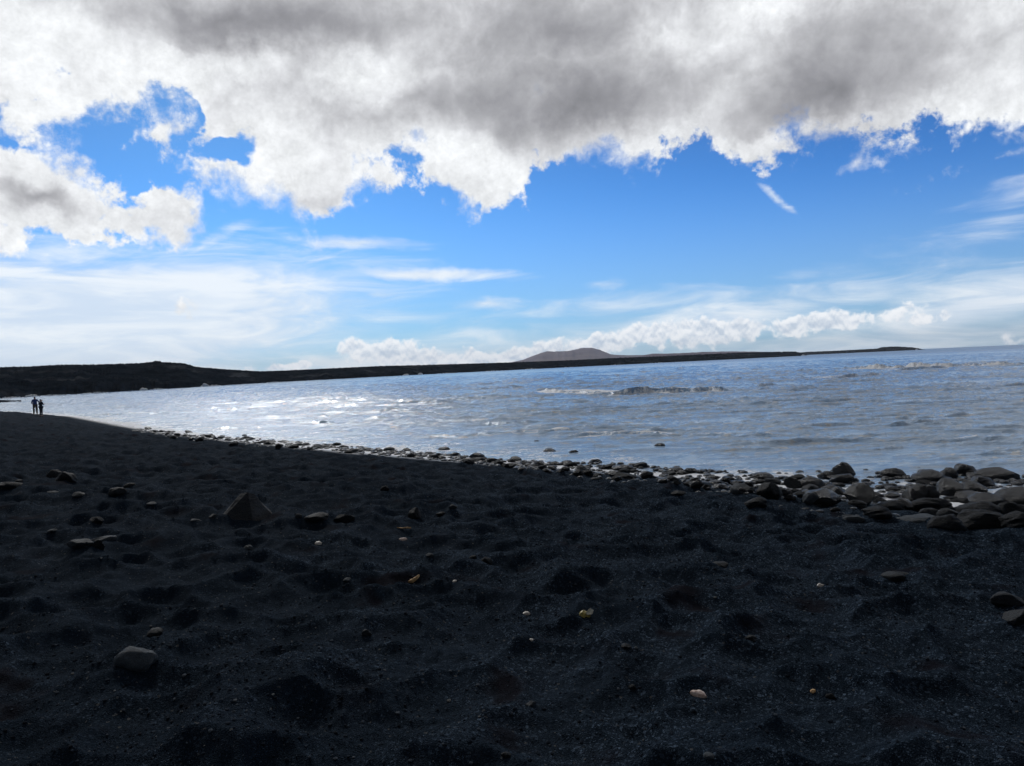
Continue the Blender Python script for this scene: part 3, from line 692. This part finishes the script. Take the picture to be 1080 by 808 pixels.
big = [
 (890,494,25,17,'r','w','tall rounded black boulder standing highest in the row at the water'),
 (942,498,27,11,'f','w','low black boulder alone in the water between the tall boulder and the right cluster'),
 (980,502,35,15,'r','w','broad black boulder at the water edge, left end of the right cluster'),
 (1001,498,18,12,'r','w','small black boulder wedged between two larger ones at the water'),
 (1019,495,23,13,'r','w','smooth black boulder with a domed top leaning on its neighbours at the water'),
 (1050,499,44,13,'f','w','long flat black boulder lying in the water nearest the right edge'),
 (889,504,30,11,'f','w','long low black stone just in front of the tall rounded boulder'),
 (857,508,28,15,'r','w','humped black boulder at the left end of the boulder field'),
 (871,500,18,9,'r','w','small black stone touching the left foot of the tall boulder'),
 (966,519,27,19,'r','d','smooth round charcoal boulder in the middle of the boulder field'),
 (981,519,19,17,'r','d','upright charcoal stone against the right side of the smooth round boulder'),
 (1002,514,29,21,'r','g','large grey boulder with a light flat top behind the round charcoal one'),
 (907,522,33,17,'a','d','dark angular boulder with a peaked top, in front of the long low stone'),
 (867,528,43,14,'f','g','long pale grey boulder half buried in the sand, left of the peaked one'),
 (1028,514,25,13,'r','w','black stone with a wet hollow right of the large grey boulder'),
 (1021,523,27,11,'a','g','blocky stone with a light flat top below the wet black stone'),
 (1037,508,23,13,'r','w','black stone behind the wet hollowed one, near the long flat boulder'),
 (1044,529,40,17,'a','d','wedge shaped dark boulder in the lower right cluster'),
 (1073,524,54,20,'f','w','large black slab cut off by the right edge of the picture'),
 (1068,538,32,13,'f','d','flat dark stone below the black slab at the right edge'),
 (1031,537,44,13,'f','d','wide dark stone between the wedge boulder and the biggest grey one'),
 (1036,549,58,18,'r','g','biggest smooth grey boulder lying in the sand at the lower right of the field'),
 (999,550,38,15,'r','d','domed dark boulder at the left end of the biggest grey one'),
 (1072,549,32,13,'f','d','low dark stone at the right end of the biggest grey boulder'),
 (967,546,48,8,'f','p','pale flat slab lying on the black sand in front of the boulders'),
 (925,545,32,9,'f','d','low dark stone sunk in the sand left of the pale slab'),
 (938,533,32,9,'f','d','flat dark stone above the sunken one, mid field'),
 (982,533,46,12,'f','d','wide uneven dark stone below the smooth round boulder'),
 (952,531,24,9,'r','d','small rounded stone left of the wide uneven one'),
 (884,518,22,9,'f','g','grey flat stone between the humped boulder and the peaked one'),
 (900,546,24,6,'f','p','thin pale stone lying flush in the sand below the long grey boulder'),
 (812,519,29,15,'r','d','round greenish charcoal boulder at the sand edge, left of the boulder field'),
 (781,516,24,9,'f','p','pale flat cobble left of the round greenish boulder'),
 (797,529,26,9,'f','d','dark flat stone in the sand below the round greenish boulder'),
 (805,501,26,8,'f','w','long black stone lying in the shallow water above the round greenish boulder'),
 (838,508,25,13,'a','g','light grey angular boulder at the water, right of the long black stone'),
 (855,528,18,9,'r','p','pale rounded stone at the left tip of the long pale grey boulder'),
 (837,520,16,8,'r','d','small dark stone just right of the round greenish boulder'),
 (778,509,28,8,'f','w','wide black stone in the stone belt above the pale flat cobble'),
 (712,496,19,9,'r','w','rounded black boulder in the middle of the stone belt, largest there'),
 (729,496,13,7,'r','w','black stone right beside the largest boulder of the middle belt'),
 (658,501,32,10,'f','d','long dark flat stone in the middle of the belt'),
 (658,493,26,8,'f','w','black flat stone at the water, above the long dark one'),
 (628,486,14,5,'f','w','small black stone sticking out of the water at the middle of the belt'),
 (649,506,12,8,'r','d','small round stone at the sand side below the long dark flat one'),
 (716,522,18,6,'r','d','single dark stone on the sand below the middle belt'),
 (696,469,11,5,'r','w','lone black rock awash well out in the sea'),
 (605,476,10,3.5,'f','w','right one of two tiny black rocks awash off the middle of the beach'),
 (580,474.5,14,4,'f','w','left and longer of two black rocks awash off the middle of the beach'),
 (566,465,6,1.8,'r','w','tiny black rock breaking the water behind the two awash ones'),
 (468,473,13,5,'r','w','dark boulder at the water, leftmost large one in the middle belt'),
 (503,480,17,7,'f','w','flat black stone above the belt where it starts to widen'),
 (543,484,15,8,'r','w','round black boulder in the belt right of the flat black stone'),
 (255,540,47,28,'a','d','large dark pyramid shaped rock alone on the sand'),
 (144,701,44,24,'r','p','smooth mottled grey boulder in the near sand, largest in the lower left'),
 (164,669,17,9,'r','g','small grey stone above the smooth mottled boulder'),
 (70,503,21,12,'r','d','dark rounded stone with a light top in the far left sand'),
 (58,502,16,9,'r','g','greyer stone tucked behind the dark rounded one at far left'),
 (8,514,28,8,'f','d','low dark stone at the left edge of the picture'),
 (137,511,15,7,'r','d','small dark stone with a notch on the left sand'),
 (124,523,20,9,'r','d','rounded dark stone left of the pyramid rock, higher up the sand'),
 (205,547,20,7,'f','p','pale flat stone just left of the pyramid rock'),
 (224,545,10,6,'a','g','small grey block between the pale flat stone and the pyramid rock'),
 (85,577,26,9,'f','g','flat brownish grey stone, left one of the trio on the left sand'),
 (108,569,29,8,'f','p','light flat stone at the back of the trio on the left sand'),
 (103,576,14,10,'a','d','dark split stone at the front right of the trio on the left sand'),
 (102,550,15,8,'r','d','dark stone above the trio on the left sand'),
 (160,535,11,3.5,'f','p','thin pale pebble between the trio and the pale flat stone'),
 (262,578,11,7,'r','p','pale round pebble below the pyramid rock'),
 (334,551,30,11,'f','d','low rounded dark stone right of the pyramid rock'),
 (362,549,26,10,'a','d','very dark stone beside the low rounded one, centre left'),
 (438,543,17,15,'a','d','small dark pointed stone standing on the sand in the centre'),
 (465,543,12,5,'f','d','low flat stone just right of the small pointed stone'),
 (406,516,11,6,'r','d','rounded stone on the slope above the very dark one'),
 (478,535,10,5,'f','g','greyish flat pebble above right of the small pointed stone'),
 (315,545,9,5,'r','g','small grey stone touching the left of the low rounded one'),
 (366,613,10,4,'f','p','pale flat pebble left of the orange leaf'),
 (513,591,15,9,'r','d','dark round stone in the centre of the sand'),
 (499,588,10,5,'r','d','smaller dark stone at the left of the dark round one'),
 (453,587,10,4,'f','p','pale pebble above the orange leaf'),
 (759,595,21,7,'f','g','low grey stone on the right half of the sand'),
 (944,611,28,9,'f','g','greenish grey flat stone on the right sand below the boulders'),
 (1065,636,32,15,'a','g','grey stone with a light edge at the right side of the near sand'),
 (1074,656,28,17,'a','g','angular grey stone cut by the right edge, below the light edged one'),
 (792,674,13,8,'r','g','round grey pebble in the coarse sand, lower right'),
 (534,799,12,5,'f','d','small dark pebble near the bottom middle'),
 (748,800,13,7,'r','p','white rounded pebble at the bottom edge of the picture'),
 (560,743,12,7,'a','g','small angular grey stone near the bottom middle'),
 (387,669,12,8,'a','g','small angular grey stone left of centre in the near sand'),
 (660,684,13,5,'f','d','dark flat pebble below the yellow peel'),
 (667,727,9,6,'r','d','small dark pebble left of the pinkish shell'),
 (876,736,11,6,'r','d','dark round pebble at the lower right'),
 (20,508,8,4,'r','g','little grey pebble above the low stone at the left edge'),
 (56,519,12,4,'f','p','thin light pebble under the far left pair of stones'),
 (84,523,14,5,'f','g','grey flat pebble right of the thin light one'),
 (932,541,10,5,'r','d','small dark stone at the sand side of the boulder field'),
 (55,563,9,3,'f','p','narrow pale pebble at far left above the trio')]
for (x, y, w, h, kk, mm, lb) in big:
    if x > 780 and y < 560: h *= 1.1; w *= 0.86; y += 1
    elif (x, y) == (255, 540): w *= 1.4; h *= 0.92
    elif (y > 500 and x < 780) or y > 560: w *= 0.85; h *= 0.7
    nm = 'boulder' if (w >= 24 and y < 560) or (x, y) in ((255, 540), (144, 701)) else 'beach_stone'
    stone(x, y, w, h, kk, ('w' if y < 533 else 'd') if (mm in 'gd' and x > 860 and y < 560) else mm, lb, name=nm, sink=0.3 if (x, y) == (255, 540) else (0.3 if (y < 560 and x > 600) else 0.42),
          variant=make_pyramid() if (x, y) == (255, 540) else None, yaw=0.0 if (x, y) == (255, 540) else None)

# the belt of cobbles between sand and water
zones = [
 (150,330,'small black cobble in the thin far end of the belt at the left','cobbles in the thin left end of the stone belt'),
 (330,620,'dark wet cobble in the narrow part of the belt left of the middle','cobbles in the narrow part of the stone belt'),
 (620,850,'dark wet cobble in the part of the belt below the lone sea rock','cobbles in the middle of the stone belt'),
 (850,1085,'small dark cobble filling the gaps between the big boulders at the right','cobbles between the big boulders')]
belt_top = [(150,452),(200,457),(260,461),(330,468),(400,473),(460,478),(520,484),(580,487),(640,489),(700,494),(760,498),(820,500),(880,500),(1085,503)]
belt_bot = [(150,455),(200,464),(260,469),(330,474),(400,479),(460,484),(520,491),(580,498),(640,505),(700,511),(760,519),(820,527),(880,540),(1000,546),(1085,550)]
def bi(T, x): return float(np.interp(x, [p[0] for p in T], [p[1] for p in T]))
counts = [40, 64, 52, 54]
for (xa, xb, lb, gp), n_ in zip(zones, counts):
    for k in range(n_):
        x = xa+(xb-xa)*(k+srng.random())/n_
        f_ = srng.random()**0.8
        y = bi(belt_top, x)*(1-f_)+bi(belt_bot, x)*f_ - (2.5 if srng.random() < .25 else 0)
        w = np.interp(x, [150, 330, 620, 1080], [5.2, 9.5, 12, 15])*srng.uniform(.6, 1.3)
        h = w*srng.uniform(.34, .55)
        mm = srng.choice('wwwwddg' if f_ < .6 else 'wwdddgg')
        stone(x, y, w, h, srng.choice('rrffaa'), mm, lb, gp, 'cobble', sink=.25)
# the countless smaller ones round them: one heap
hv, hf = [], []; cnt = 0
bases = [make_stone(9000+i*3, 'round' if i % 2 else 'flat', I2) for i in range(8)]
BV = []
for me in bases:
    a = np.empty(len(me.vertices)*3, np.float32); me.vertices.foreach_get('co', a); BV.append(a.reshape(-1, 3).astype(float))
def heap_add(x, y, z, sz, L, flat=.6, sink=0.0):
    global cnt
    Pv = BV[srng.randrange(8)]*np.array([sz, sz*srng.uniform(.65, 1), sz*flat])
    a = srng.random()*6.28; c, s_ = math.cos(a), math.sin(a)
    Pv = np.stack([Pv[:, 0]*c-Pv[:, 1]*s_+x, Pv[:, 0]*s_+Pv[:, 1]*c+y, Pv[:, 2]+z-sink*sz], -1)
    hv.append(Pv); hf.append(I2[1]+cnt); cnt += len(Pv)
K = 1500
fx = np.array([srng.uniform(140, 1130) for _ in range(K)]); ff_ = np.array([srng.uniform(-.12, 1.12) for _ in range(K)])
fy = np.interp(fx, *zip(*belt_top))*(1-ff_)+np.interp(fx, *zip(*belt_bot))*ff_+1
dd_ = np.array([pdir(a_, b_)[:] for a_, b_ in zip(fx, fy)]); zz_ = np.zeros(K)
for _ in range(14):
    tt = (zz_-CAM_H)/dd_[:, 2]; zz_ = .5*zz_+.5*np.maximum(terrain_base(dd_[:, 0]*tt, dd_[:, 1]*tt)[0], 0)
zz_ = np.maximum(terrain(dd_[:, 0]*tt, dd_[:, 1]*tt), 0)
for k in range(K):
    w = np.interp(fx[k], [150, 330, 620, 1080], [3.2, 5, 7, 9])*srng.uniform(.5, 1.2)
    heap_add(dd_[k, 0]*tt[k], dd_[k, 1]*tt[k], zz_[k], .5*w*tt[k]/FPX, None)
me = fast_mesh('shingle', np.vstack(hv), np.vstack(hf)); o = link_mesh('shingle', me, stone_mat('shingle', (0.004, 0.007, 0.010), (0.014, 0.020, 0.027), 0.3))
tag(o, 'small wet shingle packed between the cobbles of the belt', None, None, 'stuff')
# grit and little pebbles strewn over the sand
hv, hf = [], []; cnt = 0
N = 42000
a = rng.uniform(-38, 38, N*2)*math.pi/180; r_ = np.exp(rng.uniform(math.log(2.6), math.log(24), N*2))
gx = r_*np.sin(a); gy = r_*np.cos(a)
dens = np.clip(0.35+0.9*fbm(gx/1.6, gy/1.6, 3, 71)+0.045*gx/np.maximum(r_/6, 1), 0.04, 1)
sel = (rng.rand(N*2) < dens) & (shore_s(gx, gy) > .6)
gx, gy, r_ = gx[sel], gy[sel], r_[sel]; gz = terrain(gx, gy)
V1, F1 = I1
for x, y, z, r in zip(gx, gy, gz, r_):
    sz = 0.0028*(1/max(srng.random(), .01))**0.42*(0.7+0.10*r)
    sz = min(sz, .014)
    P_ = V1*(1+0.22*rng.standard_normal((len(V1), 1)).clip(-1.5, 1.5)*.6)*np.array([sz, sz*srng.uniform(.6, 1), sz*.6])
    c, s_ = math.cos(x*99), math.sin(x*99)
    hv.append(np.stack([P_[:, 0]*c-P_[:, 1]*s_+x, P_[:, 0]*s_+P_[:, 1]*c+y, P_[:, 2]+z+sz*.15], -1)); hf.append(F1+cnt); cnt += len(V1)
me = fast_mesh('gravel', np.vstack(hv), np.vstack(hf), False)
mt, q, b = new_mat('gravel')
pos = q.node('ShaderNodeNewGeometry').outputs['Position']
ri = q.node('ShaderNodeNewGeometry').outputs['Random Per Island']
rpn = q.node('ShaderNodeValToRGB'); q.put(rpn.inputs[0], ri); cr = rpn.color_ramp
cr.elements[0].color = (0.007, 0.010, 0.015, 1); cr.elements[1].position = 1; cr.elements[1].color = (0.16, 0.165, 0.16, 1)
for p_, c_ in ((.5, (0.010, 0.016, 0.026, 1)), (.85, (0.028, 0.038, 0.052, 1)), (.985, (0.08, 0.093, 0.11, 1))):
    e_ = cr.elements.new(p_); e_.color = c_
q.put(b.inputs['Base Color'], rpn.outputs[0]); b.inputs['Roughness'].default_value = .9; b.inputs['Specular IOR Level'].default_value = .05
bump(q, b, q.noise(pos, 250, 3, .6), .002, .6)
o = link_mesh('gravel', me, mt); tag(o, 'fine black gravel and grit strewn over the sand', None, None, 'stuff')

# ------------------------------------------------------------------ small litter on the sand
def plain(name, c1, c2, rough=.6, sc=60):
    mt, q, b = new_mat(name)
    oc = q.node('ShaderNodeTexCoord').outputs['Object']
    q.put(b.inputs['Base Color'], q.mix(q.mr(q.noise(oc, sc, 4, .6), .35, .65), c1, c2)); b.inputs['Roughness'].default_value = rough
    bump(q, b, q.noise(oc, sc*3, 3, .6), .001, .7)
    return mt
M_SHELL = plain('shell', (0.62, 0.58, 0.52), (0.42, 0.37, 0.32), .45)
M_PINK = plain('pink_shell', (0.66, 0.56, 0.50), (0.42, 0.28, 0.22), .5)
M_LEAF = plain('dry_leaf', (0.62, 0.42, 0.20), (0.42, 0.24, 0.10), .7)
M_PEEL = plain('peel', (0.35, 0.27, 0.05), (0.18, 0.15, 0.03), .5)
M_PITH = plain('pith', (0.68, 0.64, 0.52), (0.5, 0.46, 0.36), .7)
def sheet_mesh(name, L, W, curl, nz, seed, thick=.0015, taper=True, bend=0.0):
    """a curled irregular flake with thickness"""
    nu, nv = 22, 12; u = np.linspace(-1, 1, nu)[:, None]+np.zeros((1, nv)); v = np.linspace(-1, 1, nv)[None]+np.zeros((nu, 1))
    wv = np.sqrt(np.clip(1-(u if taper else u*.7)**2, 0.02, 1))*(1+.35*fbm(u*2+seed, u*0+seed, 3, seed))
    x = u*L/2; y = v*W/2*wv + bend*L*u*u; z = curl*(v*v+.6*u*u)*W/2 + nz*fbm(u*2, v*2, 3, seed)
    top = np.stack([x, y, z+thick], -1).reshape(-1, 3); bot = np.stack([x, y, z], -1).reshape(-1, 3)
    Fq = grid_faces(nu, nv); n_ = nu*nv
    rim = [i*nv for i in range(nu)]+[(nu-1)*nv+j_ for j_ in range(1, nv)]+[i*nv+nv-1 for i in range(nu-2, -1, -1)]+[j_ for j_ in range(nv-2, 0, -1)]
    side = [[rim[k], rim[(k+1) % len(rim)], rim[(k+1) % len(rim)]+n_, rim[k]+n_] for k in range(len(rim))]
    return fast_mesh(name, np.vstack([top, bot]), np.vstack([Fq, Fq[:, ::-1]+n_, np.array(side)]))
def litter(px, py, wpx, ratio, mat, name, label, cat, rot=(0, 0, 0), curl=.4, nz=None, seed=1, bend=0.0, lift=.35):
    x, y, z, t = ground_hit(px, py); L = wpx*t/FPX
    o = link_mesh(name, sheet_mesh(name, L, L*ratio, curl, L*.08 if nz is None else nz, seed, L*.03, True, bend), mat)
    o.location = (x, y, z+L*lift*ratio); o.rotation_euler = rot; tag(o, label, cat); return o, L
litter(437,616,13,.35,M_LEAF,'dry_leaf','curled orange brown leaf lying on the sand in the centre','leaf',(RAD(40),RAD(-25),.3),-.7,None,4,.12,1.1)
litter(425,570,9,.5,M_PINK,'shell_fragment','pinkish brown shell fragment above the curled orange leaf','shell',(RAD(30),0,.2),-.4,None,5)
litter(426,559,15,.12,M_LEAF,'twig','thin tan twig lying above the pinkish brown shell fragment','twig',(RAD(15),0,-.15),-.3,None,6,.05,1.0)
litter(336,574.5,7,.7,M_SHELL,'shell_fragment','tiny white shell below the low dark stones left of centre','shell',(RAD(50),0,.5),-.5,None,7)
litter(480,614,6,.5,M_SHELL,'shell_fragment','small white shell speck right of the curled orange leaf','shell',(RAD(40),0,.9),-.5,None,8)
litter(556,649,8,.7,M_SHELL,'shell_fragment','cream shell fragment left of the yellow peel','shell',(RAD(50),RAD(10),.4),-.5,None,9)
litter(560,676,5,.6,M_SHELL,'shell_fragment','small white shell chip below the cream fragment','shell',(RAD(45),0,-.6),-.5,None,10)
litter(737,735,16,.55,M_PINK,'shell_fragment','pinkish white broken shell, largest pale scrap in the near sand','shell',(RAD(42),RAD(12),-.35),-.55,.006,11)
litter(866,619,7,.6,M_SHELL,'shell_fragment','yellowish shell chip on the right sand','shell',(RAD(45),0,.2),-.5,None,12)
litter(858,730,8,.5,M_LEAF,'shell_fragment','tan shell chip at the lower right','shell',(RAD(40),0,.7),-.4,None,13)
x, y, z, t = ground_hit(619, 651); L = 13*t/FPX
pe = bpy.data.objects.new('fruit_peel', None); C.objects.link(pe); pe.location = (x, y, z); tag(pe, 'scrap of yellow fruit peel with white inside, right of the cream shell', 'peel')
o = link_mesh('rind', sheet_mesh('rind', L, L*.7, -.6, L*.1, 14, L*.08), M_PEEL, pe); o.location = (-L*.15, 0, L*.22); o.rotation_euler = (RAD(48), RAD(-10), .2)
o = link_mesh('pith', sheet_mesh('pith', L*.65, L*.4, .5, L*.08, 15, L*.06), M_PITH, pe); o.location = (L*.3, -L*.05, L*.36); o.rotation_euler = (RAD(55), RAD(-30), -.3)

# ------------------------------------------------------------------ the two people by the water
def skin_mesh(name, verts, edges, radii, mat, parent=None, sub=2, root=0):
    me = bpy.data.meshes.new(name); me.from_pydata(verts, edges, []); me.materials.append(mat)
    o = bpy.data.objects.new(name, me); C.objects.link(o)
    sk = o.modifiers.new('skin', 'SKIN'); sk.use_smooth_shade = True
    for i, r in enumerate(radii):
        sv = me.skin_vertices[0].data[i]; sv.radius = (r if isinstance(r, tuple) else (r, r)); sv.use_root = (i == root)
    ss = o.modifiers.new('sub', 'SUBSURF'); ss.levels = sub; ss.render_levels = sub
    if parent: o.parent = parent
    return o
M_SKIN = plain('skin', (0.42, 0.27, 0.19), (0.38, 0.23, 0.16), .5, 8)
M_HAIR = plain('dark_hair', (0.012, 0.010, 0.009), (0.02, 0.016, 0.013), .5, 30)
M_BLUE = plain('blue_cloth', (0.025, 0.06, 0.22), (0.035, 0.085, 0.27), .8, 12)
M_KHAKI = plain('khaki_cloth', (0.12, 0.11, 0.085), (0.09, 0.085, 0.065), .85, 12)
M_NAVY = plain('navy_cloth', (0.012, 0.016, 0.035), (0.02, 0.024, 0.045), .85, 12)
M_WHITE = plain('white_cloth', (0.65, 0.66, 0.68), (0.55, 0.56, 0.58), .85, 12)
def person(loc, yaw, Ht, top, bottom, label, armL, armR, wide=1.0, scarf=None):
    """built facing -Y; x to the person's left; armL/armR = elbow, wrist points for a 1.75 m figure"""
    s = Ht/1.75; S = lambda L_: [tuple(c*s for c in p) for p in L_]
    J = [(0,0,.98),(0,.01,1.16),(0,.01,1.34),(0,.005,1.47),(0,-.01,1.545),(0,-.015,1.62),(0,-.01,1.70),(0,-.115,1.625),
         (.19,.01,1.41),armL[0],armL[1],(-.19,.01,1.41),armR[0],armR[1],
         (.10,0,.93),(.12,-.02,.50),(.13,.02,.09),(.14,-.13,.035),(-.10,0,.93),(-.12,.0,.50),(-.13,.03,.09),(-.15,-.12,.035)]
    Rr = [.13,.125,.14,.075,.052,.085,.075,.016,.058,.042,.027,.058,.042,.027,.085,.058,.042,.035,.085,.058,.042,.035]
    Ed = [(0,1),(1,2),(2,3),(3,4),(4,5),(5,6),(5,7),(3,8),(8,9),(9,10),(3,11),(11,12),(12,13),(0,14),(14,15),(15,16),(16,17),(0,18),(18,19),(19,20),(20,21)]
    for (w_, e_, sg) in ((10, armL[0], 1), (13, armR[0], -1)):
        w0 = Vector(J[w_]); d = (w0-Vector(e_)).normalized(); sd2 = d.cross(Vector((0, 1, .3))).normalized()
        pi_ = len(J); J.append(tuple(w0+d*.07)); Rr.append(.032); Ed.append((w_, pi_))
        for k in range(4):
            o_ = (k-1.5)*.02; ln = (.055, .07, .075, .062)[k]
            a_ = len(J); J.append(tuple(w0+d*.105+sd2*o_*1.2)); Rr.append(.010); Ed.append((pi_, a_))
            J.append(tuple(w0+d*(.105+ln)+sd2*o_*1.5+Vector((0, -.015, 0)))); Rr.append(.008); Ed.append((a_, a_+1))
        a_ = len(J); J.append(tuple(w0+d*.06+sd2*.05)); Rr.append(.011); Ed.append((w_, a_))
    root = bpy.data.objects.new('person', None); C.objects.link(root); root.location = loc; root.rotation_euler = (0, 0, yaw)
    tag(root, label, 'person')
    sw = lambda L_: [tuple(x*s for x in r) if isinstance(r, tuple) else r*s for r in L_]
    skin_mesh('body', S(J), Ed, sw(Rr), M_SKIN, root)
    tj = [J[0], J[1], J[2], J[3], J[8], J[9], tuple(np.array(J[9])*.35+np.array(J[10])*.65), J[11], J[12], tuple(np.array(J[12])*.35+np.array(J[13])*.65), (0,0,.90)]
    skin_mesh('jacket' if top is not M_NAVY else 'shirt', S(tj), [(0,1),(1,2),(2,3),(3,4),(4,5),(5,6),(3,7),(7,8),(8,9),(0,10)],
              sw([(.175*wide,.14),(.165*wide,.14),(.18*wide,.145),.095,.078,.062,.048,.078,.062,.048,(.18*wide,.14)]), top, root)
    lj = [(0,0,.97),J[14],J[15],(J[16][0],J[16][1],.13),J[18],J[19],(J[20][0],J[20][1],.13)]
    skin_mesh('trousers', S(lj), [(0,1),(1,2),(2,3),(0,4),(4,5),(5,6)], sw([(.17*wide,.135),.11*wide,.082*wide,.066*wide,.11*wide,.082*wide,.066*wide]), bottom, root)
    skin_mesh('hair', S([(0,.02,1.60),(0,.015,1.68),(0,0,1.73)]), [(0,1),(1,2)], sw([(.088,.085),(.1,.1),.075]), M_HAIR, root)
    for sx in (1, -1):
        skin_mesh('shoe', S([(sx*.135,.05,.05),(sx*.145,-.13,.04)]), [(0,1)], sw([(.052,.05),(.045,.038)]), M_HAIR, root)
    if scarf:
        skin_mesh('hood', S([(-.13,.06,1.45),(0,.10,1.44),(.13,.06,1.45)]), [(0,1),(1,2)], sw([.05,.06,.05]), scarf, root)
x, y, z, t = ground_hit(37.6, 438.0)
t1 = z
sc_ = t
p1 = person((x, y, z), RAD(205), 17.2*t/FPX*.97, M_BLUE, M_KHAKI, 'person in blue jacket and khaki trousers, left of the pair at the water', [(.27,-.02,1.16),(.20,-.22,1.05)], [(-.33,-.03,1.22),(-.50,-.12,1.32)], 1.08)
x2, y2, z2, t2 = ground_hit(41.9, 438.4)
d = Vector((x, y, 0)).normalized(); rt = Vector((d.y, -d.x, 0))
q2 = Vector((x, y, 0))+rt*(4.35*t/FPX)
z2 = max(float(terrain(np.array([q2.x]), np.array([q2.y]))[0]), 0)
p2 = person((q2.x, q2.y, z2), RAD(160), 16.4*t/FPX*.97, M_NAVY, M_NAVY, 'person in dark clothes with something white over the shoulder, right of the pair', [(.30,-.02,1.18),(.24,-.2,1.28)], [(-.26,-.06,1.18),(-.16,-.26,1.24)], .92, M_WHITE)

# ------------------------------------------------------------------ haze
hz = 230.0; ext = 12600.0
me = bpy.data.meshes.new('haze'); bm = bmesh.new(); bmesh.ops.create_cube(bm, size=1); bm.to_mesh(me); bm.free()
o = link_mesh('haze', me); o.scale = (ext*2, ext*2, hz+8); o.location = (0, 0, (hz-8)/2)
tag(o, None, None, None, 'stuff')
mt = bpy.data.materials.new('haze'); mt.use_nodes = True; n = mt.node_tree; n.nodes.clear()
pv = n.nodes.new('ShaderNodeVolumePrincipled'); pv.inputs['Color'].default_value = (0.80, 0.88, 1.0, 1)
pv.inputs['Density'].default_value = 4.0e-5; pv.inputs['Anisotropy'].default_value = 0.3
om = n.nodes.new('ShaderNodeOutputMaterial'); n.links.new(pv.outputs[0], om.inputs['Volume'])
me.materials.append(mt)
scene.cycles.volume_bounces = 0
scene.cycles.max_bounces = 6
print('camera above sand', CAM_H-z00)
